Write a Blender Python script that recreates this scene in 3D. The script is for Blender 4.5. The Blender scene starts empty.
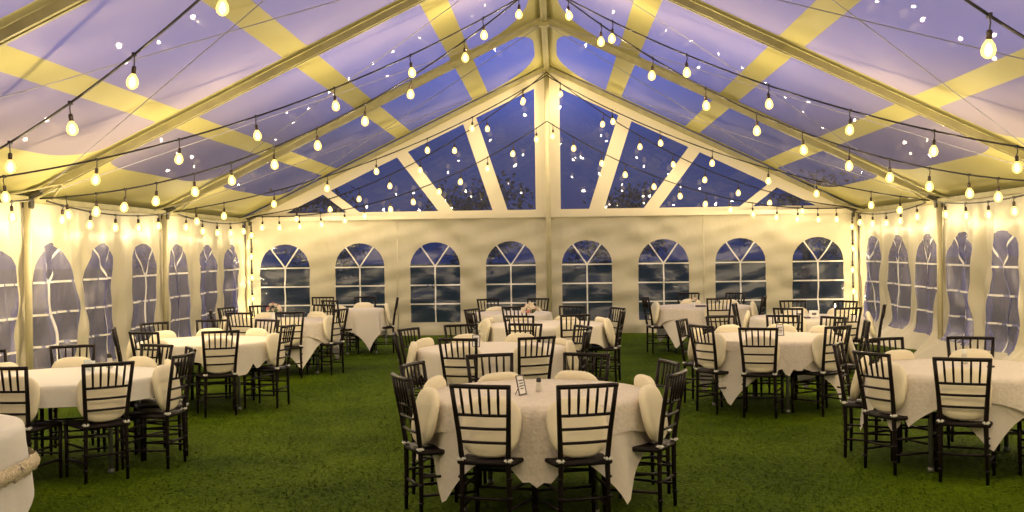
import bpy, bmesh, math, random
from mathutils import Vector, Matrix
import numpy as np
random.seed(7)
R = math.radians
scene = bpy.context.scene
C = scene.collection

# ------------------------------------------------------------------ dimensions
F, CX, CZ, D, YAW, PIT, ROL, EZ, AZ = 1101.61, 0.137, 1.74, 22.015, 0.0397, -0.0042, 0.0137, 2.431, 5.352
HW = 6.1; BAY = 4.572; SL = (AZ - EZ) / HW
FRAMES = [D - BAY * i for i in range(6)]
YF = FRAMES[-1]

def ground(y):
    return 0.0068 * (y - 11) if y > 11 else 0.0

def roof(x):
    return AZ - SL * abs(x)

# ------------------------------------------------------------------ materials
def nodes(name):
    m = bpy.data.materials.new(name); m.use_nodes = True
    nt = m.node_tree; nt.nodes.clear()
    out = nt.nodes.new('ShaderNodeOutputMaterial')
    return m, nt, out

def mat(name, col, rough=.6, metal=0, noise=0, scale=20, bump=0, bscale=60, spec=.5, transl=0, col2=None, stretch=None):
    m, nt, out = nodes(name)
    p = nt.nodes.new('ShaderNodeBsdfPrincipled')
    p.inputs['Roughness'].default_value = rough; p.inputs['Metallic'].default_value = metal
    p.inputs['Specular IOR Level'].default_value = spec
    p.inputs['Base Color'].default_value = (*col, 1)
    tc = nt.nodes.new('ShaderNodeTexCoord'); src = tc.outputs['Object']
    if stretch:
        mp = nt.nodes.new('ShaderNodeMapping'); mp.inputs['Scale'].default_value = stretch
        nt.links.new(src, mp.inputs['Vector']); src = mp.outputs['Vector']
    if noise or col2:
        n = nt.nodes.new('ShaderNodeTexNoise'); n.inputs['Scale'].default_value = scale; n.inputs['Detail'].default_value = 5
        nt.links.new(src, n.inputs['Vector'])
        mx = nt.nodes.new('ShaderNodeMix'); mx.data_type = 'RGBA'
        c2 = col2 or tuple(c * (1 - noise) for c in col)
        mx.inputs['A'].default_value = (*col, 1); mx.inputs['B'].default_value = (*c2, 1)
        rp = nt.nodes.new('ShaderNodeValToRGB'); rp.color_ramp.elements[0].position = .35; rp.color_ramp.elements[1].position = .65
        nt.links.new(n.outputs['Fac'], rp.inputs['Fac']); nt.links.new(rp.outputs['Color'], mx.inputs['Factor'])
        nt.links.new(mx.outputs['Result'], p.inputs['Base Color'])
    if bump:
        n = nt.nodes.new('ShaderNodeTexNoise'); n.inputs['Scale'].default_value = bscale; n.inputs['Detail'].default_value = 4
        nt.links.new(src, n.inputs['Vector'])
        b = nt.nodes.new('ShaderNodeBump'); b.inputs['Strength'].default_value = bump; b.inputs['Distance'].default_value = .02
        nt.links.new(n.outputs['Fac'], b.inputs['Height']); nt.links.new(b.outputs['Normal'], p.inputs['Normal'])
    res = p.outputs['BSDF']
    if transl:
        t = nt.nodes.new('ShaderNodeBsdfTranslucent'); t.inputs['Color'].default_value = (*col, 1)
        ms = nt.nodes.new('ShaderNodeMixShader'); ms.inputs['Fac'].default_value = transl
        nt.links.new(res, ms.inputs[1]); nt.links.new(t.outputs['BSDF'], ms.inputs[2]); res = ms.outputs['Shader']
    nt.links.new(res, out.inputs['Surface'])
    return m

def vinyl(name, tint, haze, hazecol, rough=.12, bump=.3, bscale=3, gloss=.12, stretch=(1, 1, 1)):
    """clear PVC: see-through, a little cloudy, glossy and rippled"""
    m, nt, out = nodes(name)
    tr = nt.nodes.new('ShaderNodeBsdfTransparent'); tr.inputs['Color'].default_value = (*tint, 1)
    df = nt.nodes.new('ShaderNodeBsdfDiffuse'); df.inputs['Color'].default_value = (*hazecol, 1)
    gl = nt.nodes.new('ShaderNodeBsdfGlossy'); gl.inputs['Roughness'].default_value = rough
    gl.inputs['Color'].default_value = (.9, .9, .95, 1)
    tc = nt.nodes.new('ShaderNodeTexCoord'); mp = nt.nodes.new('ShaderNodeMapping'); mp.inputs['Scale'].default_value = stretch
    nt.links.new(tc.outputs['Object'], mp.inputs['Vector'])
    n = nt.nodes.new('ShaderNodeTexNoise'); n.inputs['Scale'].default_value = bscale; n.inputs['Detail'].default_value = 3
    nt.links.new(mp.outputs['Vector'], n.inputs['Vector'])
    b = nt.nodes.new('ShaderNodeBump'); b.inputs['Strength'].default_value = bump; b.inputs['Distance'].default_value = .05
    nt.links.new(n.outputs['Fac'], b.inputs['Height'])
    nt.links.new(b.outputs['Normal'], gl.inputs['Normal'])
    a = nt.nodes.new('ShaderNodeMixShader'); a.inputs['Fac'].default_value = haze
    nt.links.new(tr.outputs['BSDF'], a.inputs[1]); nt.links.new(df.outputs['BSDF'], a.inputs[2])
    g = nt.nodes.new('ShaderNodeMixShader'); g.inputs['Fac'].default_value = gloss
    nt.links.new(a.outputs['Shader'], g.inputs[1]); nt.links.new(gl.outputs['BSDF'], g.inputs[2])
    nt.links.new(g.outputs['Shader'], out.inputs['Surface'])
    return m

def emis(name, col, strength, alpha=1.0, sample=False):
    m, nt, out = nodes(name)
    e = nt.nodes.new('ShaderNodeEmission'); e.inputs['Color'].default_value = (*col, 1); e.inputs['Strength'].default_value = strength
    res = e.outputs['Emission']
    if alpha < 1:
        t = nt.nodes.new('ShaderNodeBsdfTransparent'); mx = nt.nodes.new('ShaderNodeMixShader'); mx.inputs['Fac'].default_value = alpha
        nt.links.new(t.outputs['BSDF'], mx.inputs[1]); nt.links.new(res, mx.inputs[2]); res = mx.outputs['Shader']
    nt.links.new(res, out.inputs['Surface'])
    if not sample: m.cycles.emission_sampling = 'NONE'
    return m

M = dict(
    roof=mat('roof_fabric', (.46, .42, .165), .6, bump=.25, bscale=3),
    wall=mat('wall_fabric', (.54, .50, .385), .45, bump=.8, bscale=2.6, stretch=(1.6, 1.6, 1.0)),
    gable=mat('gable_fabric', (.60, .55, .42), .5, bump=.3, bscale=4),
    alu=mat('frame_aluminium', (.36, .33, .17), .5, metal=.1, noise=.2, scale=6),
    pole=mat('cream_painted_pole', (.55, .50, .33), .45, noise=.1, scale=6),
    dark_metal=mat('dark_bracket', (.06, .055, .04), .4, metal=.6),
    wire=mat('steel_wire', (.32, .31, .38), .5, metal=.2),
    cable=mat('black_cable', (.012, .01, .012), .5),
    socket=mat('black_socket', (.03, .015, .01), .4),
    chair=mat('dark_mahogany', (.011, .006, .007), .42, noise=.4, scale=15, spec=.22),
    cushion=mat('ivory_cushion', (.86, .79, .62), .8, bump=.15, bscale=25),
    tie=mat('white_tie', (.8, .8, .78), .7),
    cloth=mat('ivory_cloth', (.88, .82, .76), .85, bump=.3, bscale=30, transl=.15),
    lace=mat('lace_cloth', (.90, .83, .77), .85, noise=.14, scale=38, bump=.4, bscale=40, transl=.2),
    white=mat('white_cloth', (.84, .82, .82), .85, bump=.25, bscale=18, transl=.12),
    fringe=mat('tan_fringe', (.78, .67, .50), .9, noise=.35, scale=60, bump=1, bscale=60),
    leg=mat('grey_table_leg', (.15, .16, .14), .4, metal=.5),
    top=mat('table_board', (.5, .42, .3), .6, noise=.2, scale=8),
    muntin=mat('white_strap', (.80, .78, .76), .5),
    vroof0=vinyl('roof_vinyl_clear', (.80, .84, 1.0), .20, (.62, .56, .64), rough=.012, bump=.02, bscale=1.6, gloss=.03),
    vroof1=vinyl('roof_vinyl_cloudy', (.80, .84, 1.0), .36, (.66, .57, .62), rough=.012, bump=.02, bscale=1.6, gloss=.03),
    vroof=vinyl('roof_vinyl', (.80, .82, .98), .50, (.66, .57, .62), rough=.012, bump=.02, bscale=1.6, gloss=.03),
    vgable=vinyl('gable_vinyl', (.6, .68, .95), .06, (.4, .42, .6), rough=.015, bump=.03, bscale=2, gloss=.04),
    vback=vinyl('back_window_vinyl', (.40, .50, .95), .12, (.16, .20, .38), rough=.2, bump=.6, bscale=2.2, gloss=.05, stretch=(1, 1, 2)),
    vside=vinyl('side_window_vinyl', (.55, .62, .95), .40, (.38, .36, .54), rough=.22, bump=.6, bscale=3, gloss=.14, stretch=(1, 5, .6)),
    core=emis('bulb_filament', (1, .88, .60), 9),
    glow=emis('bulb_glass', (1, .66, .16), 2.8, .85),
    paper=mat('white_paper', (.8, .8, .82), .6),
    black=mat('black_plastic', (.02, .02, .02), .4),
    ink=mat('printed_ink', (.12, .10, .12), .6),
    salt=mat('clear_shaker', (.62, .60, .56), .15),
    bloom=mat('cream_petals', (.85, .74, .62), .7, noise=.25, scale=30),
    bloom2=mat('dusky_pink_petals', (.50, .22, .20), .7),
    leaf=mat('green_leaf', (.08, .16, .04), .6),
    glass=mat('vase_glass', (.6, .65, .66), .1, spec=.8),
    bark=mat('tree_bark', (.03, .025, .02), .9),
    crown=mat('tree_crown', (.05, .06, .03), .8, noise=.6, scale=3),
)

def grass_mat(name, a, b, blades):
    m, nt, out = nodes(name)
    p = nt.nodes.new('ShaderNodeBsdfPrincipled'); p.inputs['Roughness'].default_value = .8
    p.inputs['Specular IOR Level'].default_value = .04
    tc = nt.nodes.new('ShaderNodeTexCoord')
    n1 = nt.nodes.new('ShaderNodeTexNoise'); n1.inputs['Scale'].default_value = .9; n1.inputs['Detail'].default_value = 6
    n2 = nt.nodes.new('ShaderNodeTexNoise'); n2.inputs['Scale'].default_value = 26; n2.inputs['Detail'].default_value = 4
    for n in (n1, n2): nt.links.new(tc.outputs['Object'], n.inputs['Vector'])
    ad = nt.nodes.new('ShaderNodeMath'); ad.operation = 'ADD'
    m1 = nt.nodes.new('ShaderNodeMath'); m1.operation = 'MULTIPLY'; m1.inputs[1].default_value = .55
    m2 = nt.nodes.new('ShaderNodeMath'); m2.operation = 'MULTIPLY'; m2.inputs[1].default_value = .45
    nt.links.new(n1.outputs['Fac'], m1.inputs[0]); nt.links.new(n2.outputs['Fac'], m2.inputs[0])
    nt.links.new(m1.outputs[0], ad.inputs[0]); nt.links.new(m2.outputs[0], ad.inputs[1])
    rp = nt.nodes.new('ShaderNodeValToRGB')
    rp.color_ramp.elements[0].position = .38; rp.color_ramp.elements[0].color = (*a, 1)
    rp.color_ramp.elements[1].position = .62; rp.color_ramp.elements[1].color = (*b, 1)
    nt.links.new(ad.outputs[0], rp.inputs['Fac']); nt.links.new(rp.outputs['Color'], p.inputs['Base Color'])
    if blades:
        cx_ = nt.nodes.new('ShaderNodeCombineXYZ'); cx_.inputs[2].default_value = 1; nt.links.new(cx_.outputs[0], p.inputs['Normal'])
    else:
        bp = nt.nodes.new('ShaderNodeBump'); bp.inputs['Strength'].default_value = .8; bp.inputs['Distance'].default_value = .03
        nt.links.new(n2.outputs['Fac'], bp.inputs['Height']); nt.links.new(bp.outputs['Normal'], p.inputs['Normal'])
    nt.links.new(p.outputs['BSDF'], out.inputs['Surface'])
    return m
M['lawn'] = grass_mat('lawn', (.036, .064, .0012), (.088, .140, .003), False)
M['blade'] = grass_mat('grass_blade', (.046, .080, .0015), (.098, .155, .003), True)

# ------------------------------------------------------------------ mesh helpers
def obj(name, bm, m, parent=None, smooth=False):
    me = bpy.data.meshes.new(name)
    bm.normal_update(); bm.to_mesh(me); bm.free()
    if smooth:
        for p in me.polygons: p.use_smooth = True
    if m: me.materials.append(m)
    o = bpy.data.objects.new(name, me); C.objects.link(o)
    if parent: o.parent = parent
    return o

def struct(o): o['kind'] = 'structure'; return o

def tag(o, label, cat, group=None):
    o['label'] = label; o['category'] = cat
    if group: o['group'] = group
    return o

def empty(name, loc=(0, 0, 0), rz=0, label=None, cat=None, group=None):
    o = bpy.data.objects.new(name, None); C.objects.link(o)
    o.empty_display_size = .1; o.location = loc; o.rotation_euler = (0, 0, rz)
    if label: tag(o, label, cat, group)
    return o

def tube(bm, pts, rad, seg=8, cap=True):
    pts = [Vector(p) for p in pts]
    rads = rad if isinstance(rad, (list, tuple)) else [rad] * len(pts)
    rings = []; up = None
    for i, p in enumerate(pts):
        t = (pts[min(i + 1, len(pts) - 1)] - pts[max(i - 1, 0)]).normalized()
        if up is None:
            up = Vector((0, 0, 1)) if abs(t.z) < .9 else Vector((1, 0, 0))
        a = t.cross(up)
        if a.length < 1e-4: a = t.cross(Vector((0, 1, 0)))
        a.normalize(); b = a.cross(t).normalized(); up = b
        rings.append([bm.verts.new(p + (a * math.cos(2 * math.pi * k / seg) + b * math.sin(2 * math.pi * k / seg)) * rads[i]) for k in range(seg)])
    for r0, r1 in zip(rings, rings[1:]):
        for k in range(seg):
            bm.faces.new((r0[k], r0[(k + 1) % seg], r1[(k + 1) % seg], r1[k]))
    if cap:
        bm.faces.new(rings[0][::-1]); bm.faces.new(rings[-1])

def box(bm, c, s, rot=None, bev=0):
    r = bmesh.ops.create_cube(bm, size=1)
    vs = r['verts']
    bmesh.ops.scale(bm, vec=s, verts=vs)
    if bev:
        es = list({e for v in vs for e in v.link_edges})
        rb = bmesh.ops.bevel(bm, geom=es, offset=bev, segments=2, affect='EDGES')
        vs = list({v for f in rb['faces'] for v in f.verts} | {v for v in vs if v.is_valid})
    if rot is not None: bmesh.ops.rotate(bm, cent=(0, 0, 0), matrix=rot, verts=vs)
    bmesh.ops.translate(bm, vec=c, verts=vs)

def beam(bm, a, b, w, h):
    """rectangular profile with a groove, from a to b"""
    a, b = Vector(a), Vector(b); t = (b - a)
    q = t.to_track_quat('X', 'Z').to_matrix()
    prof = [(-w/2, -h/2), (-w/6, -h/2), (-w/6, -h/2+.012), (w/6, -h/2+.012), (w/6, -h/2), (w/2, -h/2), (w/2, h/2), (-w/2, h/2)]
    r = [[bm.verts.new(p + q @ Vector((0, y, z))) for y, z in prof] for p in (a, b)]
    n = len(prof)
    for k in range(n): bm.faces.new((r[0][k], r[0][(k+1) % n], r[1][(k+1) % n], r[1][k]))
    bm.faces.new(r[0][::-1]); bm.faces.new(r[1])

def lathe(bm, prof, seg=16, loc=(0, 0, 0)):
    rings = []
    for r, z in prof:
        rings.append([bm.verts.new((loc[0] + max(r, 1e-4) * math.cos(2*math.pi*k/seg), loc[1] + max(r, 1e-4) * math.sin(2*math.pi*k/seg), loc[2] + z)) for k in range(seg)])
    for a, b in zip(rings, rings[1:]):
        for k in range(seg): bm.faces.new((a[k], a[(k+1) % seg], b[(k+1) % seg], b[k]))
    bm.faces.new(rings[0][::-1]); bm.faces.new(rings[-1])

def NB(): return bmesh.new()

# ------------------------------------------------------------------ ground
bm = NB()
ys = [-12, -2, 4, 8, 11] + [11 + 11.2 * i / 6 for i in range(1, 7)] + [40, 90, 160]
rows = []
for y in ys:
    z = ground(min(y, 22.2))
    rows.append([bm.verts.new((x, y, z)) for x in (-110, -20, -6, 0, 6, 20, 110)])
for a, b in zip(rows, rows[1:]):
    for i in range(6): bm.faces.new((a[i], a[i+1], b[i+1], b[i]))
struct(obj('floor', bm, M['lawn']))

# short turf inside the tent
rng = np.random.default_rng(3)
N = 150000
yy = 4.5 + (21.6 - 4.5) * rng.random(N) ** 1.9
lim = np.minimum(5.8, (yy * .52) + .5)
xx = (rng.random(N) * 2 - 1) * lim
ang = rng.random(N) * 2 * math.pi
h = .008 + .012 * rng.random(N); w = .0022 + .0018 * rng.random(N) + .00022 * yy
gz = np.where(yy > 11, .0068 * (yy - 11), 0) - .001
lx = (rng.random(N) - .5) * .03; ly = (rng.random(N) - .5) * .03
co = np.zeros((N, 3, 3), np.float32)
co[:, 0] = np.stack([xx - np.cos(ang) * w, yy - np.sin(ang) * w, gz], -1)
co[:, 1] = np.stack([xx + np.cos(ang) * w, yy + np.sin(ang) * w, gz], -1)
co[:, 2] = np.stack([xx + lx, yy + ly, gz + h], -1)
me = bpy.data.meshes.new('grass')
me.vertices.add(N * 3); me.vertices.foreach_set('co', co.ravel())
me.loops.add(N * 3); me.loops.foreach_set('vertex_index', np.arange(N * 3, dtype=np.int32))
me.polygons.add(N); me.polygons.foreach_set('loop_start', np.arange(N, dtype=np.int32) * 3)
me.update(); me.validate(); me.materials.append(M['blade'])
g = bpy.data.objects.new('grass', me); C.objects.link(g)
g['kind'] = 'stuff'; tag(g, 'short green lawn grass covering the ground inside the tent', 'grass')

# ------------------------------------------------------------------ sheets with holes
def sheet(name, outer, holes, to3d, m, parent=None):
    bm = NB(); edges = []
    for loop in [outer] + holes:
        vs = [bm.verts.new((p[0], p[1], 0)) for p in loop]
        edges += [bm.edges.new((vs[i], vs[(i+1) % len(vs)])) for i in range(len(vs))]
    bmesh.ops.triangle_fill(bm, use_beauty=True, use_dissolve=False, edges=edges)
    for v in bm.verts: v.co = Vector(to3d(v.co.x, v.co.y))
    return obj(name, bm, m, parent)

def poly(name, loop, to3d, m, parent=None):
    bm = NB()
    f = bm.faces.new([bm.verts.new(Vector(to3d(*p))) for p in loop])
    bmesh.ops.triangulate(bm, faces=[f])
    return obj(name, bm, m, parent)

def rrect(x0, x1, y0, y1, rl, rh):
    """rounded rectangle; rl = corner radius on the x0 side (rx, ry), rh on the x1 side"""
    pts = []
    n = 8
    def arc(cx, cy, rx, ry, a0):
        for k in range(n + 1):
            a = a0 + math.pi / 2 * k / n
            pts.append((cx + rx * math.cos(a), cy + ry * math.sin(a)))
    arc(x1 - rh[0], y1 - rh[1], rh[0], rh[1], 0)
    arc(x0 + rl[0], y1 - rl[1], rl[0], rl[1], math.pi / 2)
    arc(x0 + rl[0], y0 + rl[1], rl[0], rl[1], math.pi)
    arc(x1 - rh[0], y0 + rh[1], rh[0], rh[1], 3 * math.pi / 2)
    return pts

ceiling = struct(empty('ceiling', (0, 0, 0)))
for sgn in (-1, 1):
    for i in range(5):
        y1, y0 = FRAMES[i], FRAMES[i+1]
        to3d = lambda u, v, s=sgn: (s * u, v, roof(u) + .11 + .05 * math.sin(0))
        a, b = y0 + .17, y1 - .17
        cells = [((.20, 1.17), (.80, 1.6), (.08, .08)), ((1.47, 2.72), (.06, .06), (.06, .06)),
                 ((3.00, 4.22), (.06, .06), (.06, .06)), ((4.50, 5.42), (.06, .06), (.35, 1.0))]
        holes = [rrect(c[0], c[1], a, b, rl, rh) for c, rl, rh in cells]
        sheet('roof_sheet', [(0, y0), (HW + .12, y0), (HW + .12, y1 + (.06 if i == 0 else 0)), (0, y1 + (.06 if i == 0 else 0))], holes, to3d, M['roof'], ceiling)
        for hl in holes: poly('clear_panel', hl, to3d, M[('vroof0', 'vroof1', 'vroof', 'vroof', 'vroof')[i]], ceiling)

# ------------------------------------------------------------------ gable end above the back wall
gab = struct(empty('wall_back_gable', (0, 0, 0)))
GY = D + .05
g3 = lambda x, z: (x, GY, z)
def isect(p, q, r, s):
    x1, y1, x2, y2, x3, y3, x4, y4 = *p, *q, *r, *s
    d = (x1-x2)*(y3-y4) - (y1-y2)*(x3-x4)
    a = x1*y2 - y1*x2; b = x3*y4 - y3*x4
    return ((a*(x3-x4) - (x1-x2)*b) / d, (a*(y3-y4) - (y1-y2)*b) / d)
ZB = 2.57
topl = ((0, AZ - .24), (HW, EZ - .24)); botl = ((0, ZB), (6, ZB))
bands = [(1.62, .92, .15), (3.05, 1.95, .15), (4.65, 3.75, .13)]   # x at the roof, x at the eave, half width
gholes = []
left = ((.25, 0), (.25, 6))
def bl(b, s): return ((b[0] + s * b[2], roof(b[0])), (b[1] + s * b[2], 2.43))
lines = [(left, bl(bands[0], -1)), (bl(bands[0], 1), bl(bands[1], -1)), (bl(bands[1], 1), bl(bands[2], -1))]
for l, r in lines:
    gholes.append([isect(*l, *topl), isect(*r, *topl), isect(*r, *botl), isect(*l, *botl)])
l = bl(bands[2], 1)
gholes.append([isect(*l, *topl), isect(*botl, *topl), isect(*l, *botl)])
allh = gholes + [[(-x, z) for x, z in h][::-1] for h in gholes]
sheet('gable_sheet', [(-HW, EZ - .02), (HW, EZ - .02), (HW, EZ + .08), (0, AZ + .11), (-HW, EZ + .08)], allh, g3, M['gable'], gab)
for hl in allh: poly('clear_panel', hl, g3, M['vgable'], gab)

# ------------------------------------------------------------------ walls with arched windows
WW, WZ0, WSP, PITCH = 1.0, .27, 1.43, 1.524
def disp_back(v, z):
    return -.010 * math.sin(v * 9 + z * 3) - .02 * math.sin(v * 2.1 + z * 1.3) * math.sin(z * 1.2) - .026 * math.sin(9.5 * z + 4.2 * v + 1.4 * math.sin(v * 3)) * (.5 + .5 * math.sin(v * 1.7 + 1)) - .012 * math.sin(17 * z - 5 * v)
def disp_side(v, z, ph):
    a = .5 + .5 * math.sin(v * .9 + ph)
    fold = .055 * math.sin(v * 7.3 + ph + .8 * math.sin(z * 1.9 + v)) + .03 * math.sin(v * 17 + 2.2 * math.sin(z * 1.3 + ph)) + .022 * math.sin(v * 31 + z * 2) + .012 * math.sin(z * 11 + v * 8)
    edge = min(1, max(0, (EZ - z) / 1.5))
    return fold * (.14 + .86 * edge) * (.5 + .8 * a)
def shift_side(v, z, ph):
    # gathered curtain: cloth slides along the wall
    edge = min(1, max(0, (EZ - z) / 1.5)) ** 1.3 * min(1, max(0.15, z / .5))
    return (.11 * math.sin(2 * math.pi * v / PITCH * .5 + ph) * math.sin(z * 2.3 + ph * 2 + v * .7) + .04 * math.sin(z * 5 + v * 3)) * edge

def arch(dx):
    return WSP + math.sqrt(max(0, (WW / 2) ** 2 - dx * dx))

def make_wall(name, L, centres, m3, wallmat, panemat, first, nseg=14):
    """m3(v, z, off) -> 3D point; v runs along the wall, z up"""
    cols = []
    vs = {0.0, L}
    k = 0
    while k * .07 < L: vs.add(round(k * .07, 4)); k += 1
    vs = [v for v in vs if not any(abs(v - c) < WW / 2 + .02 for c in centres)]
    arc = [math.sin(-math.pi/2 + math.pi * j / nseg) * WW / 2 for j in range(nseg + 1)]
    for c in centres: vs += [c + a for a in arc if 0 <= c + a <= L]
    vs = sorted(set(round(v, 5) for v in vs))
    def colz(v, part):
        for c in centres:
            if abs(v - c) <= WW/2 + 1e-4:
                zt = arch(v - c)
                return {'lo': (0, WZ0), 'hi': (zt, EZ + .02), 'mid': (WZ0, zt)}[part]
        return {'lo': (0, WZ0), 'hi': (WSP, EZ + .02), 'mid': (WZ0, WSP)}[part]
    def inwin(a, b): return any(abs((a + b) / 2 - c) < WW/2 for c in centres)
    bm = NB(); cache = {}
    def vert(v, z):
        key = (round(v, 4), round(z, 4))
        if key not in cache: cache[key] = bm.verts.new(Vector(m3(v, z, 0)))
        return cache[key]
    ranges = [('lo', 5), ('mid', 14), ('hi', 10)]
    for a, b in zip(vs, vs[1:]):
        for part, n in ranges:
            if part == 'mid' and inwin(a, b): continue
            za, zb = colz(a, part), colz(b, part)
            if part == 'mid': za = zb = (WZ0, WSP)
            if part == 'hi' and not inwin(a, b): za = zb = (WSP, EZ + .02)
            for j in range(n):
                q = [(a, za[0] + (za[1]-za[0])*j/n), (b, zb[0] + (zb[1]-zb[0])*j/n), (b, zb[0] + (zb[1]-zb[0])*(j+1)/n), (a, za[0] + (za[1]-za[0])*(j+1)/n)]
                qq = []
                for p in q:
                    x = vert(*p)
                    if x not in qq: qq.append(x)
                if len(qq) > 2:
                    try: bm.faces.new(qq)
                    except ValueError: pass
    w = struct(obj(name, bm, wallmat, smooth=True))
    for i, c in enumerate(centres):
        win = struct(empty('window_%d' % (first + i), m3(c, 0, 0)))
        inv = Matrix.Translation(-win.location)
        bm = NB(); prev = None
        n = 16
        for a in arc:
            zt = arch(a)
            col = [bm.verts.new(inv @ Vector(m3(c + a, WZ0 + (zt - WZ0) * j / n, 0))) for j in range(n + 1)]
            if prev:
                for j in range(n): bm.faces.new((prev[j], col[j], col[j+1], prev[j+1]))
            prev = col
        obj('pane', bm, panemat, win, True)
        bm = NB()
        def ribbon(p, q, hw=.014, n=14):
            dx, dz = q[0]-p[0], q[1]-p[1]; l = math.hypot(dx, dz); nx, nz = -dz/l*hw, dx/l*hw
            pr = None
            for j in range(n + 1):
                x, z = p[0] + dx*j/n, p[1] + dz*j/n
                cur = [bm.verts.new(inv @ Vector(m3(c + x + s*nx, z + s*nz, .008))) for s in (-1, 1)]
                if pr: bm.faces.new((pr[0], cur[0], cur[1], pr[1]))
                pr = cur
        for z in (WSP, WSP - .39, WSP - .78): ribbon((-WW/2, z), (WW/2, z))
        ribbon((0, WZ0), (0, WSP))
        for s in (-1, 1): ribbon((0, WSP), (s * .5 * math.sin(R(34)), WSP + .5 * math.cos(R(34))))
        obj('muntin', bm, M['muntin'], win)
    return w

gb = ground(D)
def m_back(v, z, off):
    x = -HW + v
    zz = gb + z * (EZ - gb) / EZ
    return (x, D + disp_back(v, z) * (1 if off == 0 else 1) - off + .06, zz)
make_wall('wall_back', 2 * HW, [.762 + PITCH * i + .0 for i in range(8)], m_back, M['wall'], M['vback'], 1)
def m_side(sgn, ph):
    def f(v, z, off):
        y = D - v
        gy = ground(y); zz = gy + z * (EZ - gy) / EZ
        sk = 0
        if z < .4: sk = (.4 - z) ** 1.5 * (2.4 if sgn > 0 else 1.0) * (.7 + .4 * math.sin(v * 2.3 + ph))
        x = sgn * (HW + .03 - disp_side(v, z, ph) - off - max(sk, 0))
        pin = min(1, v / .3)
        return (x, y - shift_side(v, z, ph) * pin, zz)
    return f
LS = D - YF
cs = [.93 + PITCH * i for i in range(15)]
make_wall('wall_left', LS, cs, m_side(-1, .4), M['wall'], M['vside'], 9)
make_wall('wall_right', LS, cs, m_side(1, 2.0), M['wall'], M['vside'], 24)

# ------------------------------------------------------------------ tent frame
frame = empty('tent_frame', (0, 0, 0), 0, 'aluminium frame of rafters, ridge beam and side poles carrying the tent roof', 'tent frame')
for i, y in enumerate(FRAMES):
    for s in (-1, 1):
        bm = NB(); beam(bm, (s * .03, y - .03, AZ + .02), (s * HW, y - .03, EZ + .02), .11, .08); obj('rafter', bm, M['alu'], frame)
        bm = NB(); px = s * (HW - .02); gy = ground(y)
        if i == 0: px = s * (HW - .06)
        tube(bm, [(px, y - .12, gy), (px, y - .12, EZ)], .042, 12); obj('pole', bm, M['pole'], frame, True)
        bm = NB()   # bracket sleeve and knee brace at the eave
        box(bm, (px, y - .09, EZ - .03), (.10, .12, .16), bev=.01)
        tube(bm, [(px - s * .0, y - .1, EZ + .03), (px - s * .16, y - .1, EZ + .10)], .045, 8)
        obj('eave_bracket', bm, M['dark_metal'], frame)
        bm = NB()
        for dy in (-.6, .6):
            if i == 0 and dy > 0: continue
            tube(bm, [(px, y - .1 + dy, EZ + .01), (px - s * .42, y - .1, roof(HW - .44) - .03)], .014, 6)
        obj('knee_brace', bm, M['alu'], frame)
    bm = NB(); box(bm, (0, y - .03, AZ + .0), (.20, .16, .14), bev=.02); obj('ridge_bracket', bm, M['alu'], frame)
for i in range(5):
    bm = NB(); beam(bm, (0, FRAMES[i+1], AZ + .03), (0, FRAMES[i], AZ + .03), .10, .09); obj('ridge_beam', bm, M['alu'], frame)
    for s in (-1, 1):
        bm = NB(); beam(bm, (s * (HW - .02), FRAMES[i+1] - .1, EZ), (s * (HW - .02), FRAMES[i] - .1, EZ), .07, .07); obj('eave_beam', bm, M['alu'], frame)
bm = NB(); beam(bm, (-HW, D - .04, EZ + .02), (HW, D - .04, EZ + .02), .07, .08); obj('gable_beam', bm, M['gable'], frame)
bm = NB(); tube(bm, [(0, D - .1, ground(D)), (0, D - .1, AZ)], .05, 12); obj('pole', bm, M['pole'], frame, True)
for x in (-3.05, 3.08):
    bm = NB(); tube(bm, [(x, D + .05, ground(D)), (x, D + .05, EZ)], .014, 8); obj('wall_seam', bm, M['wall'], frame, True)
for i in range(5):      # crossed bracing wires under the roof
    for s in (-1, 1):
        for a, b in ((i, i+1), (i+1, i)):
            bm = NB(); tube(bm, [(0, FRAMES[a] - .03, AZ - .02), (s * (HW - .05), FRAMES[b] - .03, EZ + .02)], .006, 5); obj('bracing_wire', bm, M['wire'], frame)

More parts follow.
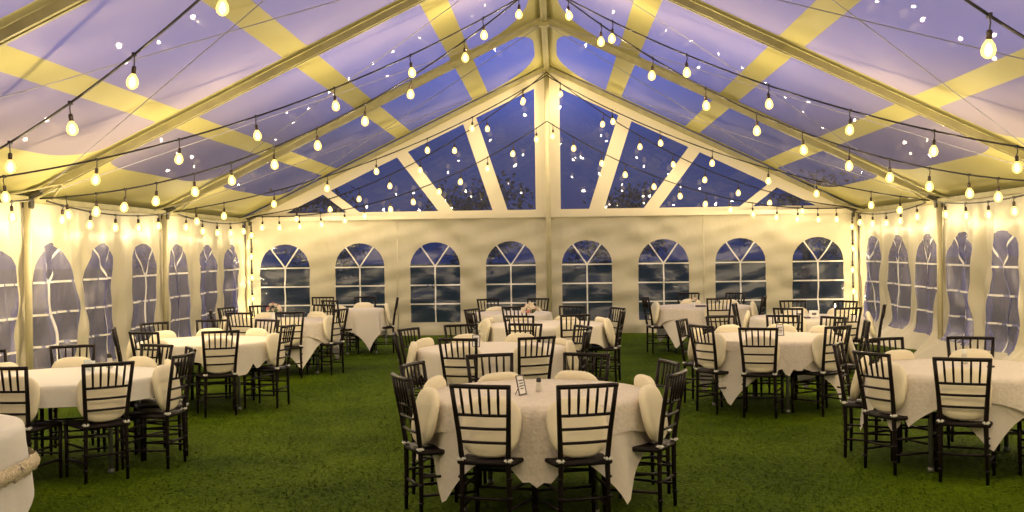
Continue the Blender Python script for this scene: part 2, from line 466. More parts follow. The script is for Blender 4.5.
# ------------------------------------------------------------------ string lights
LK = 1.0
def bulb_meshes():
    bm = NB(); lathe(bm, [(.007, .0), (.017, -.004), (.020, -.03), (.018, -.062), (.013, -.066)], 10); s = obj('socket', bm, M['socket'], None, True)
    bm = NB(); lathe(bm, [(.013, -.060), (.022, -.072), (.040, -.100), (.048, -.133), (.041, -.163), (.022, -.181), (.004, -.187)], 14); b = obj('bulb', bm, M['glow'], None, True)
    bm = NB(); lathe(bm, [(.006, -.085), (.018, -.10), (.026, -.13), (.022, -.158), (.006, -.172)], 10); f = obj('filament', bm, M['core'], None, True)
    r = (s.data, b.data, f.data)
    for o in (s, b, f): bpy.data.objects.remove(o)
    return r
SM, BM_, FM = bulb_meshes()
LIGHTS = []
def string(p0, p1, sag, n, label, t0=.04, t1=.97, drop=.09, power=1.0, sk=0, ts=None):
    p0, p1 = Vector(p0), Vector(p1)
    root = empty('string_light', p0, 0, label, 'string light', 'festoon string lights hung under the tent roof')
    if ts: n = len(ts)
    def P(t): return (p1 - p0) * t + Vector((0, 0, -4 * sag * t * (1 - t) * (1 + sk * (2 * t - 1))))
    bm = NB(); tube(bm, [P(k / 40) for k in range(41)], .011, 6); obj('cable', bm, M['cable'], root, True)
    for k in range(n):
        t = ts[k] if ts else t0 + (t1 - t0) * k / max(1, n - 1)
        c = P(t)
        bm = NB()
        sw = random.uniform(-.012, .012)
        tube(bm, [Vector((0, 0, .0)), Vector((sw, 0, -drop * .5)), Vector((0, 0, -drop))], .006, 5)
        box(bm, (0, 0, 0), (.022, .05, .03))
        d = obj('drop_lead', bm, M['cable'], root); d.location = c
        s = bpy.data.objects.new('socket', SM); C.objects.link(s); s.parent = root; s.location = c + Vector((0, 0, -drop))
        s.rotation_euler = (random.uniform(-.12, .12), random.uniform(-.12, .12), 0)
        b = bpy.data.objects.new('bulb', BM_); C.objects.link(b); b.parent = s
        f = bpy.data.objects.new('filament', FM); C.objects.link(f); f.parent = s
        LIGHTS.append((p0 + c + Vector((0, 0, -drop - .25)), power))
    return root
AT = {-1: [.049, .124, .27, .412, .549, .673, .799, .93], 1: [.057, .149, .293, .44, .576, .704, .821, .936]}
BT = {-1: [.164, .277, .371, .468, .554, .638, .71, .782, .841, .895, .95], 1: [.125, .231, .337, .438, .526, .613, .689, .761, .832, .884, .94]}
CT = {-1: [.076, .235, .368, .51, .638, .77, .887, .95], 1: [.045, .208, .348, .491, .635, .751, .875, .938]}
DT = {-1: [.036, .113, .2, .29, .363, .454, .531, .618, .686, .767, .841, .909, .966], 1: [.02, .088, .18, .258, .352, .437, .525, .603, .678, .759, .828, .893, .955]}
GT = {-1: [.078, .198, .308, .422, .526, .628, .729, .841], 1: [.045, .185, .305, .412, .519, .627, .731, .835]}
for s, sd in ((-1, 'left'), (1, 'right')):
    string((0, 14.4, 5.22), (s * 5.95, 10.9, 2.50), .41, 8, f'long bulb string from the ridge to the {sd} eave over the nearer {sd} tables', ts=AT[s])
    string((0, 14.1, 5.20), (s * 5.95, 12.80, 2.44), .62, 9, f'string of bulbs sagging from the ridge to the middle {sd} pole', ts=BT[s])
    string((0, 21.75, 5.20), (s * 5.95, 17.35, 2.44), .38, 9, f'string of bulbs from the gable peak to the {sd} pole nearest the back', ts=CT[s])
    string((0, 21.6, 5.24), (s * 5.93, 21.7, 2.50), .52, 9, f'string of bulbs in front of the gable panels from peak to {sd} back corner', power=.25, ts=GT[s])
    string((0, 21.5, 4.27), (s * 5.85, 21.6, 2.50), .52, 11, f'lower string of bulbs from the centre pole to the {sd} back corner', power=.18, ts=DT[s])
    for j, wd in ((0, 'farthest'), (1, 'middle'), (2, 'nearest')):
        string((s * 5.95, FRAMES[j] - .25, 2.42), (s * 5.95, FRAMES[j+1] + .1, 2.42), .10, 5, f'string of bulbs under the {sd} eave, the {wd} bay', .12, .9, drop=.05, power=.15)
    string((s * 5.93, D - .25, 2.40), (s * 5.93, D - .25, .45), 0, 5, f'string of bulbs hanging down the {sd} back corner pole', .06, .92, drop=.03, power=.45)
string((0, 6.5, 5.2), (-5.95, 10.4, 2.44), .40, 8, 'nearest string of bulbs crossing the upper left corner of the tent', ts=[.08, .23, .381, .532, .655, .785, .92], power=1.25)
string((0, 5.8, 5.2), (5.95, 8.6, 2.44), .63, 8, 'nearest string of bulbs crossing the upper right corner of the tent', ts=[.12, .25, .378, .493, .614, .74, .87], power=1.25)
string((0, 3.0, 5.1), (-5.95, 3.8, 2.44), .45, 7, 'added unseen bulb string over the left roof, brightening the near tables', power=1.7)  # out of view, added to brighten the near tables
string((0, 3.0, 5.1), (5.95, 3.8, 2.44), .45, 7, 'added unseen bulb string over the right roof, brightening the near tables', power=1.7)  # its right-hand twin, likewise an unseen fill added for the near tables
LDS = {}
def lamp(k):
    if k not in LDS:
        ld = bpy.data.lights.new('bulb_light', 'POINT'); ld.energy = 18.0 * k; ld.color = (1, .775, .42); ld.shadow_soft_size = .022; LDS[k] = ld
    return LDS[k]
for p, k in LIGHTS:
    o = bpy.data.objects.new('bulb_light', lamp(k)); C.objects.link(o); o.location = p

# front end of the tent, behind the camera
bm = NB(); q = [bm.verts.new(p) for p in ((-HW, YF, 0), (HW, YF, 0), (HW, YF, EZ + .1), (0, YF, AZ + .11), (-HW, YF, EZ + .1))]; bm.faces.new(q)
struct(obj('wall_front', bm, M['wall']))
for s, sd in ((-1, 'left'), (1, 'right')):
    string((0, .2, 5.1), (s * 5.95, -.5, 2.44), .45, 7, f'string of bulbs across the {sd} roof at the entrance end')  # unseen strings added at the camera end to warm the foreground

# ------------------------------------------------------------------ chairs
def chair_meshes():
    parts = []
    def add(name, bm, m='chair', smooth=True):
        o = obj(name, bm, M[m], None, smooth); parts.append((name, o.data)); bpy.data.objects.remove(o)
    SZ = .445
    # seat frame and cane board
    bm = NB()
    for (a, b) in (((-.17, -.17), (.17, -.17)), ((.17, -.17), (.20, .20)), ((.20, .20), (-.20, .20)), ((-.20, .20), (-.17, -.17))):
        tube(bm, [(a[0], a[1], SZ - .015), (b[0], b[1], SZ - .015)], .017, 8)
    top = [bm.verts.new(p) for p in ((-.165, -.165, SZ), (.165, -.165, SZ), (.19, .195, SZ), (-.19, .195, SZ))]
    bot = [bm.verts.new((v.co.x, v.co.y, SZ - .02)) for v in top]
    bm.faces.new(top); bm.faces.new(bot[::-1])
    for k in range(4): bm.faces.new((bot[k], bot[(k+1) % 4], top[(k+1) % 4], top[k]))
    add('seat', bm)
    def post(s):
        bm = NB()
        tube(bm, [(s*.160, -.175, 0), (s*.156, -.170, .25), (s*.152, -.172, SZ), (s*.164, -.195, .62), (s*.176, -.222, .77), (s*.188, -.250, .925)], [.013, .016, .018, .0165, .0155, .015], 8)
        for z, y in ((.10, -.174), (.22, -.171), (.34, -.171)): lathe(bm, [(.016, -.008), (.022, 0), (.016, .008)], 8, (s*.161, y, z))
        return bm
    def fleg(s):
        bm = NB()
        tube(bm, [(s*.195, .20, 0), (s*.197, .20, .25), (s*.198, .20, SZ - .01)], [.012, .016, .018], 8)
        for z in (.10, .22, .34): lathe(bm, [(.015, -.008), (.021, 0), (.015, .008)], 8, (s*.196, .20, z))
        return bm
    for s in (-1, 1): add('rear_post', post(s)); add('front_leg', fleg(s))
    def rail(z, y, hw, r, bow):
        bm = NB(); tube(bm, [(hw * (k/4 - 1), y - bow * (1 - (k/4 - 1)**2), z) for k in range(9)], r, 8); return bm
    add('top_rail', rail(.915, -.249, .196, .0145, .018))
    add('back_rail', rail(.735, -.215, .176, .010, .018))
    add('back_rail', rail(.650, -.200, .166, .0095, .016))
    add('back_rail', rail(.562, -.186, .160, .0095, .014))
    for k in range(5):
        x0 = (k - 2) * .057; x1 = (k - 2) * .062
        bm = NB(); tube(bm, [(x0, -.233, .735), (x0*.5+x1*.5, -.250, .825), (x1, -.266, .915)], [.0075, .0095, .0075], 6); add('spindle', bm)
    for z in (.15, .27):
        for s in (-1, 1):
            bm = NB(); tube(bm, [(s*.160, -.172, z), (s*.196, .20, z)], .0095, 6); add('stretcher', bm)
    for z in (.20, .31):
        bm = NB(); tube(bm, [(-.196, .20, z), (.196, .20, z)], .0095, 6); add('stretcher', bm)
    bm = NB(); tube(bm, [(-.16, -.172, .21), (.16, -.172, .21)], .0095, 6); add('stretcher', bm)
    return parts
CH = chair_meshes()

def cushion_mesh(seed):
    """seat pad stood on its rear edge: x across, z up, y thickness"""
    rd = random.Random(seed)
    bm = NB(); n = 28; H_, W_ = .385, .197
    def outline(k):
        # rounded, slightly wider at the middle; flatter at the bottom
        a = 2 * math.pi * k / n
        ca, sa = math.cos(a), math.sin(a)
        e = .66 if sa > 0 else .62
        x = W_ * math.copysign(abs(ca) ** e, ca) * (1 - .20 * max(0, -sa) ** 1.3)
        z = H_ / 2 + H_ / 2 * math.copysign(abs(sa) ** (.75 if sa > 0 else .6), sa)
        return x, z
    layers = [(.80, -.030), (.95, -.022), (1.0, -.008), (1.0, .008), (.95, .022), (.80, .030)]
    rings = []
    for sc, y in layers:
        r = []
        for k in range(n):
            x, z = outline(k)
            r.append(bm.verts.new((x * sc, y + .006 * math.sin(3 * x / W_ + seed), H_/2 + (z - H_/2) * sc)))
        rings.append(r)
    for a, b in zip(rings, rings[1:]):
        for k in range(n): bm.faces.new((a[k], a[(k+1) % n], b[(k+1) % n], b[k]))
    for ring, y in ((rings[0], -.042), (rings[-1], .042)):
        c = bm.verts.new((0, y, H_/2)); mid = [bm.verts.new((v.co.x*.55, y*.93, H_/2 + (v.co.z-H_/2)*.55)) for v in ring]
        for k in range(n):
            q = (ring[k], ring[(k+1) % n], mid[(k+1) % n], mid[k]); t = (mid[k], mid[(k+1) % n], c)
            if y < 0: q = q[::-1]; t = t[::-1]
            try: bm.faces.new(q); bm.faces.new(t)
            except ValueError: pass
    bmesh.ops.recalc_face_normals(bm, faces=bm.faces)
    o = obj('pad', bm, M['cushion'], None, True); d = o.data; bpy.data.objects.remove(o); return d
CUSH = [cushion_mesh(k) for k in range(3)]
bm = NB(); box(bm, (0, 0, 0), (.05, .045, .022), bev=.008); o = obj('tie', bm, M['tie']); TIE = o.data; bpy.data.objects.remove(o)

cnt = 0
def place_chair(x, y, tx, ty, where, tr=.76, cushion=True, hd=None):
    """(x, y) is the top rail; the chair faces (tx, ty)"""
    global cnt
    d = Vector((tx - x, ty - y)); dist = d.length
    ang_ = math.atan2(d.y, d.x) if hd is None else hd
    ang_ += random.uniform(-.05, .05)
    f = Vector((math.cos(ang_), math.sin(ang_)))
    ox, oy = x + f.x * .25, y + f.y * .25
    g0 = ground(oy)
    root = empty('banquet_chair', (ox, oy, g0), ang_ - math.pi / 2, f'dark slatted wooden chair, {where}', 'chair', 'dark chairs around the tables')
    for name, me_ in CH:
        o = bpy.data.objects.new(name, me_); C.objects.link(o); o.parent = root
    if cushion:
        Rr = dist
        edge = tr + .065
        run = (Rr - .25 + .135) - edge        # bottom of pad to table edge, measured along the radius
        lean = math.atan2(max(.0, run), .30)
        lean = min(.42, max(.05, lean))
        cr = empty('seat_cushion', (ox - f.x * .125, oy - f.y * .125, g0 + .458), ang_ - math.pi / 2, f'ivory cushion upright on chair {where}', 'cushion', 'ivory seat cushions propped on the chairs')
        cr.rotation_euler = (-lean, 0, ang_ - math.pi / 2)
        cr.rotation_mode = 'XYZ'
        cr.matrix_world = Matrix.Translation(cr.location) @ Matrix.Rotation(ang_ - math.pi/2, 4, 'Z') @ Matrix.Rotation(-lean, 4, 'X')
        p = bpy.data.objects.new('pad', CUSH[cnt % 3]); C.objects.link(p); p.parent = cr
        inv = Matrix.Rotation(lean, 4, 'X')
        for s in (-1, 1):
            t = bpy.data.objects.new('tie', TIE); C.objects.link(t); t.parent = cr
            t.matrix_local = inv @ Matrix.Translation((s * .155, -.05, -.005))
    cnt += 1

# ------------------------------------------------------------------ tables
def cloth_bm(rt, half, rot, z0, amp, flare, nf, seed, round_r=None, lift=0, cap=None):
    rd = random.Random(seed); ph = rd.uniform(0, 6)
    bm = NB(); NA = 120; rings = []
    fr = [.0, .35, .7, .92, 1.0]
    topr = [rt * f for f in fr]
    def rho(a):
        if round_r: return round_r
        b = a - rot
        m_ = max(abs(math.cos(b)), abs(math.sin(b)))
        r = half / m_
        return r if not cap else min(r, cap - .12 * max(0, 1 - abs(r - cap) / .12) ** 2)
    nd = 12
    c = bm.verts.new((0, 0, z0))
    for r in topr[1:]:
        rings.append([bm.verts.new((r * math.cos(2*math.pi*k/NA), r * math.sin(2*math.pi*k/NA), z0)) for k in range(NA)])
    for j in range(1, nd + 1):
        row = []
        for k in range(NA):
            a = 2*math.pi*k/NA
            drop = max(.02, rho(a) - rt) * j / nd
            soft = min(1, drop / .03)
            w_ = (math.sin(nf * a + ph) + .5 * math.sin(nf * 1.7 * a + ph * 2)) * amp * min(1, drop / .25)
            r = rt + .012 * soft + lift + flare * drop + w_
            r = max(r, rt + .010 + lift)
            z = z0 - drop + (.010 * (1 - soft))
            row.append(bm.verts.new((r * math.cos(a), r * math.sin(a), z)))
        rings.append(row)
    for k in range(NA): bm.faces.new((c, rings[0][k], rings[0][(k+1) % NA]))
    for a, b in zip(rings, rings[1:]):
        for k in range(NA): bm.faces.new((a[k], b[k], b[(k+1) % NA], a[(k+1) % NA]))
    return bm

def table(x, y, name, tr=.76, under=None, over=None, rot=0, legs=0):
    g0 = ground(y)
    t = empty('round_table', (x, y, g0), R(legs), f'round folding table on grey legs, {name}', 'table', 'round tables under the tent')
    bm = NB(); lathe(bm, [(tr - .01, .715), (tr, .722), (tr, .738), (tr - .01, .745)], 48); obj('tabletop', bm, M['top'], t)
    lr = tr * .82
    for a in (45, 135, 225, 315):
        p = (lr * math.cos(R(a)), lr * math.sin(R(a)))
        bm = NB(); tube(bm, [(p[0], p[1], 0), (p[0], p[1], .70)], .019, 10); lathe(bm, [(.024, 0), (.026, .01), (.024, .04)], 10, (p[0], p[1], 0)); obj('leg', bm, M['leg'], t, True)
    k = lr * .7071
    for s in (-1, 1):
        for zz, rr_ in ((.68, .016), (.30, .012)):
            bm = NB(); tube(bm, [(-k, s * k, zz), (k, s * k, zz)], rr_, 8); obj('cross_bar', bm, M['leg'], t, True)

    z = .748
    if under:
        o = obj('tablecloth', cloth_bm(tr, under[0], R(under[1]), z, under[2], .10, 9, x * 7 + y, round_r=(under[0] if under[0] < .96 and tr > .7 and under[3] == 'white' and x < -3.9 else None), cap=(under[5] if len(under) > 5 else None)), M[under[3]], None, True); o.location = (x, y, g0)
        tag(o, f'{under[4]}, {name}', 'tablecloth', 'tablecloths on the round tables')
    if over:
        o = obj('table_overlay', cloth_bm(tr, over[0], R(over[1]), z + .005, over[2], .14, 11, x * 3 + y * 5, lift=.016, cap=over[5]), M[over[3]], None, True); o.location = (x, y, g0)
        tag(o, f'{over[4]}, {name}', 'table overlay', 'lace overlays on the round tables')
    return g0 + z + .006

PL = 'square ivory tablecloth with long hanging corners'
WH = 'plain white tablecloth with a short drop'
LC = 'square tan lace overlay'
T = {
 'T1': dict(c=(0, 7.73), n='front centre table', un=(1.01, -2, .018, 'cloth', PL), ov=(.95, 45, .014, 'lace', LC, 1.30), lg=-8, ch=[
    (-.34, 6.73, 'nearest camera on the left'), (.32, 6.71, 'nearest camera on the right'), (-.90, 7.27, 'front left side'), (-.93, 8.08, 'rear left side'),
    (-.40, 8.74, 'far left'), (.37, 8.72, 'far right'), (.95, 8.05, 'rear right side'), (.93, 7.33, 'front right side')]),
 'T2': dict(c=(-.53, 11.32), n='centre row second table', un=(.98, 20, .016, 'cloth', PL), ov=None, ch=[
    (-.80, 10.36, 'nearest camera on the left'), (-.07, 10.48, 'nearest camera on the right'), (-1.47, 11.12, 'front left side'), (-1.45, 11.75, 'rear left side'),
    (-.93, 12.24, 'far left'), (-.22, 12.24, 'far right'), (.42, 11.85, 'rear right side'), (.42, 11.15, 'front right side')]),
 'T3': dict(c=(0, 14.60), n='centre row third table', un=(.98, 45, .016, 'cloth', PL), ov=None, ch=[
    (-.33, 13.60, 'nearest camera on the left'), (.37, 13.66, 'nearest camera on the right'), (-.98, 14.35, 'front left side'), (-1.03, 15.15, 'rear left side'),
    (-.46, 15.62, 'far left'), (.36, 15.62, 'far right'), (1.0, 14.40, 'front right side'), (.97, 15.10, 'rear right side')]),
 'T3b': dict(c=(-.55, 17.10), n='centre row rearmost table', r=.6, un=(.80, 10, .014, 'cloth', PL), ov=None, ch=[
    (-.98, 17.92, 'far left'), (-.16, 17.92, 'far right')]),
 'T4': dict(c=(-3.95, 9.10), n='left row front table', un=(.925, 10, .012, 'white', WH), ov=None, lg=7, ch=[
    (-4.02, 8.10, 'nearest camera on the left'), (-3.33, 8.36, 'nearest camera on the right'), (-2.96, 9.02, 'front right side'), (-3.10, 9.62, 'rear right side'),
    (-3.55, 10.02, 'far right'), (-4.34, 10.02, 'far left'), (-4.88, 9.50, 'rear left side')]),
 'T5': dict(c=(-3.90, 12.55), n='left row second table', lg=6, un=(.92, 0, .014, 'cloth', 'ivory tablecloth with a short drop', 1.10), ov=None, ch=[
    (-4.28, 11.62, 'nearest camera on the left'), (-3.47, 11.68, 'nearest camera on the right'), (-2.94, 12.42, 'right side'), (-3.42, 13.42, 'far right'),
    (-4.13, 13.50, 'far side middle'), (-4.72, 13.12, 'far left'), (-4.86, 12.25, 'left side')]),
 'T6': dict(c=(-3.85, 15.85), n='left row third table', un=(1.0, 77, .016, 'cloth', PL), ov=(.95, 32, .014, 'lace', LC, 1.15), ch=[
    (-4.20, 14.90, 'nearest camera on the left'), (-3.50, 14.90, 'nearest camera on the right'), (-2.93, 15.52, 'right side'), (-3.42, 16.76, 'far right'),
    (-4.38, 16.72, 'far left'), (-4.80, 15.58, 'front left side'), (-4.78, 16.22, 'rear left side')]),
 'T7': dict(c=(-3.22, 18.60), n='back wall table left of centre pole', r=.42, un=(.78, 75, .014, 'cloth', PL), ov=None, ch=[
    (-3.60, 18.02, 'front left side'), (-2.60, 18.68, 'right side'), (-3.22, 19.26, 'far side')]),
 'T10': dict(c=(3.45, 9.00), n='right row front table', un=(.92, 35, .018, 'cloth', PL), ov=(.93, 75, .014, 'lace', LC, 1.2), lg=-2, ch=[
    (2.56, 8.58, 'front left side'), (3.06, 8.08, 'nearest camera on the left'), (2.50, 9.38, 'rear left side'), (3.05, 9.90, 'far left'),
    (3.80, 9.92, 'far right'), (4.32, 9.45, 'rear right side'), (4.02, 8.22, 'nearest camera on the right')]),
 'T11': dict(c=(2.48, 12.25), n='right row second table', un=(1.02, 5, .018, 'cloth', PL), ov=(.86, 47, .014, 'lace', LC, 1.12), lg=51, ch=[
    (1.66, 11.70, 'front left side'), (1.58, 12.62, 'rear left side'), (2.18, 11.27, 'nearest camera on the left'), (3.02, 11.42, 'nearest camera on the right'),
    (2.08, 13.16, 'far left'), (2.82, 13.18, 'far right'), (3.32, 12.80, 'rear right side'), (3.50, 12.08, 'front right side')]),
 'T12': dict(c=(2.55, 18.20), n='back wall table right of centre pole', un=(1.0, 7, .018, 'cloth', PL), ov=(.94, 52, .014, 'lace', LC, 1.15), ch=[
    (1.62, 18.0, 'left side'), (2.66, 17.20, 'nearest camera'), (2.42, 19.20, 'far left'), (3.20, 18.98, 'far right'), (3.44, 17.85, 'right side')]),
 'T13': dict(c=(3.60, 15.40), n='right row third table', un=(.98, 30, .016, 'cloth', PL), ov=None, ch=[
    (3.16, 14.52, 'nearest camera on the left'), (3.92, 14.45, 'nearest camera on the right'), (2.68, 15.70, 'left side'), (3.62, 16.38, 'far left'),
    (4.32, 16.12, 'far right'), (4.58, 15.12, 'right side')]),
}
TOPZ = {}
for k, t in T.items():
    r = t.get('r', .76); cx, cy = t['c']
    nn = t['n']
    TOPZ[k] = table(cx, cy, 'the ' + nn, r, t['un'], t['ov'], legs=t.get('lg', 20))
    for (x, y, w_) in t['ch']:
        v = Vector((x - cx, y - cy)); mn = r + .235
        if v.length < mn: v = v.normalized() * mn
        place_chair(cx + v.x, cy + v.y, cx, cy, f'{w_}, {nn}', r)
place_chair(-3.98, 19.3, -3.9, 18.0, 'standing alone against the back wall at left', .76, True)

# corner table at lower left with fringed cloth
x9, y9 = -3.79, 6.22
z9 = table(x9, y9, 'at the lower left corner of the view', .76, (1.04, 40, .02, 'white', 'white cloth with a band of tan fringe'), None)
bm = NB()
NA = 160; pr = None
for k in range(NA + 1):
    a = 2 * math.pi * k / NA
    w_ = .012 * math.sin(14 * a)
    col = []
    for j in range(7):
        zz = .56 - .10 * j / 6 + .012 * math.sin(9 * a) + (.010 * math.sin(k * 2.6) if j == 6 else 0)
        rr = .76 + .045 + .015 + .025 * math.sin(math.pi * j / 6) + w_ + .006 * math.sin(k * 1.9 + j)
        col.append(bm.verts.new((rr * math.cos(a), rr * math.sin(a), zz)))
    if pr:
        for j in range(6): bm.faces.new((pr[j], col[j], col[j+1], pr[j+1]))
    pr = col
o = obj('fringe_garland', bm, M['fringe'], None, True); o.location = (x9, y9, 0)
tag(o, 'tan fringed garland running round the white cloth at the lower left corner', 'garland')

# ------------------------------------------------------------------ things on the tables
def card_stand(x, y, z, rz, label, w_=.10, h_=.14):
    r = empty('menu_stand', (x, y, z), rz, label, 'menu stand')
    tl = Matrix.Rotation(R(-12), 3, 'X')
    bm = NB()
    for sx in (-1, 1): box(bm, (sx * (w_/2 - .004), 0, h_/2), (.008, .008, h_), bev=.001)
    for zc in (.004, h_ - .004): box(bm, (0, 0, zc), (w_ - .018, .008, .008), bev=.001)
    bmesh.ops.rotate(bm, cent=(0, 0, 0), matrix=tl, verts=bm.verts); obj('stand_frame', bm, M['ink'], r)
    bm = NB(); box(bm, (0, 0, h_/2), (w_ - .02, .003, h_ - .02)); bmesh.ops.rotate(bm, cent=(0, 0, 0), matrix=tl, verts=bm.verts)
    cd = obj('card', bm, M['paper'], r)
    bm = NB()
    for zc, ww in ((.72, .6), (.58, .5), (.45, .62), (.32, .4)): box(bm, (0, -.0022, h_ * zc), (w_ * ww, .001, .008))
    bmesh.ops.rotate(bm, cent=(0, 0, 0), matrix=tl, verts=bm.verts); obj('print_block', bm, M['ink'], cd)
    bm = NB(); tube(bm, [(0, .02, h_ * .55), (0, .06, 0.003)], .003, 6); obj('prop', bm, M['ink'], r)
def shaker(x, y, z, label, cap='black', body='salt', s=1.0):
    r = empty('shaker', (x, y, z), 0, label, 'shaker')
    bm = NB(); lathe(bm, [(.018*s, 0), (.022*s, .004*s), (.020*s, .03*s), (.015*s, .065*s), (.016*s, .07*s)], 16); obj('body', bm, M[body], r, True)
    bm = NB(); lathe(bm, [(.017*s, .068*s), (.018*s, .075*s), (.016*s, .092*s), (.008*s, .10*s)], 16); obj('cap', bm, M[cap], r, True)
def glassy(x, y, z, label):
    bm = NB(); lathe(bm, [(.022, 0), (.026, .005), (.028, .05), (.032, .085), (.029, .085), (.025, .04), (.02, .01)], 16)
    o = obj('votive_glass', bm, M['glass'], None, True); o.location = (x, y, z); tag(o, label, 'candle glass')
def bouquet(x, y, z, label, s=1.0, seed=1):
    rd = random.Random(seed)
    r = empty('flower_arrangement', (x, y, z), 0, label, 'flowers')
    bm = NB(); lathe(bm, [(.035*s, 0), (.045*s, .01*s), (.05*s, .07*s), (.04*s, .10*s), (.045*s, .11*s)], 18); obj('vase', bm, M['paper'], r, True)
    for k in range(17):
        a = rd.uniform(0, 6.28); q = rd.uniform(0, 1) ** .6
        px, py, pz = .12*s*q*math.cos(a), .10*s*q*math.sin(a), .13*s + (1 - q*q) * .11*s
        bm = NB(); R0 = rd.uniform(.028, .042) * s
        for layer in range(3):
            for p_ in range(6):
                aa = p_ * math.pi / 3 + layer * .5; rr = R0 * (.35 + .3 * layer)
                vs = [bm.verts.new((rr*.5*math.cos(aa), rr*.5*math.sin(aa), R0*(.6-.2*layer))), bm.verts.new((rr*math.cos(aa-.5), rr*math.sin(aa-.5), R0*(.75-.28*layer))),
                      bm.verts.new((rr*1.25*math.cos(aa), rr*1.25*math.sin(aa), R0*(.9-.4*layer))), bm.verts.new((rr*math.cos(aa+.5), rr*math.sin(aa+.5), R0*(.75-.28*layer)))]
                bm.faces.new(vs)
        bmesh.ops.create_icosphere(bm, subdivisions=1, radius=R0 * .7)
        f = obj('bloom', bm, M['bloom2'] if k % 5 == 0 else M['bloom'], r, True); f.location = (px, py, pz); f.rotation_euler = (-math.sin(a)*q*.9, math.cos(a)*q*.9, 0)
    for k in range(9):
        a = rd.uniform(0, 6.28); bm = NB()
        vs = [bm.verts.new(p) for p in ((0, 0, 0), (.02*s, .05*s, .01), (0, .11*s, .03*s), (-.02*s, .05*s, .01))]
        bm.faces.new(vs); f = obj('leaf', bm, M['leaf'], r); f.location = (.03*s*math.cos(a), .03*s*math.sin(a), .11*s); f.rotation_euler = (.3, 0, a)
def box_item(x, y, z, rz, s, m, name, label, cat):
    r = empty(name, (x, y, z), rz, label, cat)
    bm = NB(); box(bm, (0, 0, s[2]/2), s, bev=.004); obj('body', bm, M[m], r)
    bm = NB(); box(bm, (0, -s[1]/2 - .001, s[2]*.5), (s[0]*.5, .002, s[2]*.35)); obj('label_patch', bm, M['ink'], r)

z = TOPZ['T1']
card_stand(-.10, 7.55, z, R(62), 'small framed card turned sideways at the middle of the front centre table')
shaker(.005, 7.72, z, 'small shaker with a black top beside the framed card on the front centre table')
card_stand(-.70, 11.35, TOPZ['T2'], R(-10), 'white card in a dark frame on the second table of the centre row', .085, .13)
z = TOPZ['T4']
shaker(-3.83, 9.62, z, 'dark-capped white bottle near the far edge of the front left table', s=1.35)
glassy(-3.98, 9.50, z, 'clear candle glass left of the white bottle on the front left table')
glassy(-3.90, 9.40, z, 'clear candle glass nearest the white bottle on the front left table')
z = TOPZ['T10']
shaker(3.52, 9.30, z, 'clear salt shaker with a pale top on the front right table', 'tie', s=1.2)
box_item(3.62, 9.00, z, .3, (.06, .03, .014), 'black', 'lighter_case', 'small black case lying on the front right table beside the salt shaker', 'case')
card_stand(2.62, 12.33, TOPZ['T11'], R(14), 'framed card standing on the second table of the right row', .085, .13)
bouquet(-.22, 15.05, TOPZ['T3'], 'cream and pink flower arrangement on the third table of the centre row', 1.0, 3)
bouquet(-4.02, 16.05, TOPZ['T6'], 'white flower arrangement on the third table of the left row', .95, 5)
z = TOPZ['T12']
bouquet(2.38, 18.10, z, 'small pale flower bunch on the table by the back wall', .55, 9)
box_item(2.46, 17.85, z, .1, (.16, .09, .03), 'ink', 'tray', 'small dark tray on the table by the back wall', 'tray')
shaker(2.75, 18.0, z, 'small shaker right of the dark tray on the table by the back wall', s=1.1)
z = TOPZ['T13']
box_item(3.44, 15.2, z, .2, (.13, .08, .09), 'paper', 'favour_box', 'white box on the third table of the right row, the left one', 'box')
box_item(3.66, 15.25, z, -.1, (.12, .08, .09), 'paper', 'favour_box', 'white box on the third table of the right row, the right one', 'box')
box_item(3.50, 15.02, z, 0, (.12, .06, .02), 'ink', 'tray', 'small dark tray in front of the white boxes on the right row third table', 'tray')
bm = NB(); lathe(bm, [(.02, 0), (.022, .005), (.022, .10), (.004, .105)], 14)
cd = obj('pillar_candle', bm, M['paper'], None, True); cd.location = (4.05, 15.65, z); tag(cd, 'pale lit candle on the third table of the right row', 'candle')
bm = NB(); lathe(bm, [(.002, .105), (.012, .12), (.008, .14), (.001, .165)], 10); obj('flame', bm, M['core'], cd, True)

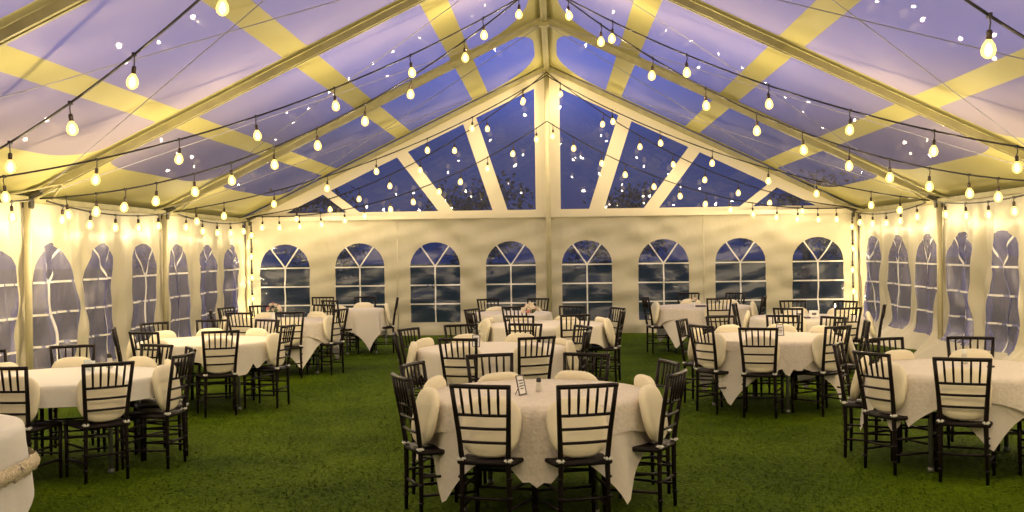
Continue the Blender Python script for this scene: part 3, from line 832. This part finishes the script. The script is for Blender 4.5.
# ------------------------------------------------------------------ trees outside beyond the gable
for k in range(6):
    rd = random.Random(50 + k)
    x = -14.5 + k * 5.8 + rd.uniform(-.3, .3); y = 41 + rd.uniform(-2, 2); hh = rd.uniform(3.9, 4.7)
    t = empty('tree', (x, y, ground(22.2)), 0, 'dark tree outside, seen dimly through the clear gable panels', 'tree', 'dark trees beyond the tent')
    bm = NB(); tube(bm, [(0, 0, 0), (.1, 0, hh*.3), (0, .1, hh*.7)], [.2, .15, .06], 8); obj('trunk', bm, M['bark'], t, True)
    bm = NB()
    cl = []
    for j in range(26):
        a = rd.uniform(0, 6.28); q = rd.random() ** .5; zc = hh * (.3 + .6 * rd.random()); cl.append((2.1*q*math.cos(a)*(1.1-.4*zc/hh), 2.1*q*math.sin(a)*(1.1-.4*zc/hh), zc))
    for j in range(2600):
        c0 = rd.choice(cl); p = Vector(c0) + Vector((rd.gauss(0, .33), rd.gauss(0, .33), rd.gauss(0, .24)))
        a = Vector((rd.uniform(-1, 1), rd.uniform(-1, 1), rd.uniform(-1, 1))).normalized() * .09; b = Vector((rd.uniform(-1, 1), rd.uniform(-1, 1), rd.uniform(-1, 1))).normalized() * .06
        bm.faces.new([bm.verts.new(p - a), bm.verts.new(p + b), bm.verts.new(p + a), bm.verts.new(p - b)])
    obj('crown', bm, M['crown'], t)

# ------------------------------------------------------------------ world: dusk sky
w = bpy.data.worlds.new('dusk'); scene.world = w; w.use_nodes = True
nt = w.node_tree; nt.nodes.clear()
out = nt.nodes.new('ShaderNodeOutputWorld'); bg = nt.nodes.new('ShaderNodeBackground')
tc = nt.nodes.new('ShaderNodeTexCoord'); sp = nt.nodes.new('ShaderNodeSeparateXYZ'); rp = nt.nodes.new('ShaderNodeValToRGB')
nt.links.new(tc.outputs['Generated'], sp.inputs[0]); nt.links.new(sp.outputs['Z'], rp.inputs['Fac'])
e = rp.color_ramp.elements
e[0].position = 0; e[0].color = (.026, .040, .105, 1); e[1].position = 1; e[1].color = (.10, .13, .36, 1)
x = e.new(.10); x.color = (.045, .066, .19, 1)
x = e.new(.17); x.color = (.13, .19, .68, 1)
x = e.new(.30); x.color = (.20, .23, .62, 1)
nt.links.new(rp.outputs['Color'], bg.inputs['Color']); bg.inputs['Strength'].default_value = 1.0
nt.links.new(bg.outputs['Background'], out.inputs['Surface'])

# ------------------------------------------------------------------ camera
c, s = math.cos(YAW), math.sin(YAW)
fw = Vector((-s * math.cos(PIT), c * math.cos(PIT), math.sin(PIT))); r_ = Vector((c, s, 0)); u_ = r_.cross(fw)
rr = r_ * math.cos(ROL) - u_ * math.sin(ROL); uu = r_ * math.sin(ROL) + u_ * math.cos(ROL)
cam = bpy.data.cameras.new('camera'); cam.sensor_width = 36; cam.lens = 36 * F / 1024; cam.clip_end = 400; cam.clip_start = .05
co_ = bpy.data.objects.new('camera', cam); C.objects.link(co_)
m_ = Matrix((rr, uu, -fw)).transposed().to_4x4(); m_.translation = (CX, 0, CZ)
co_.matrix_world = m_
scene.camera = co_
vs_ = scene.view_settings
vs_.view_transform = 'Standard'; vs_.look = 'None'; vs_.exposure = 0.0; vs_.gamma = 1; vs_.use_curve_mapping = False
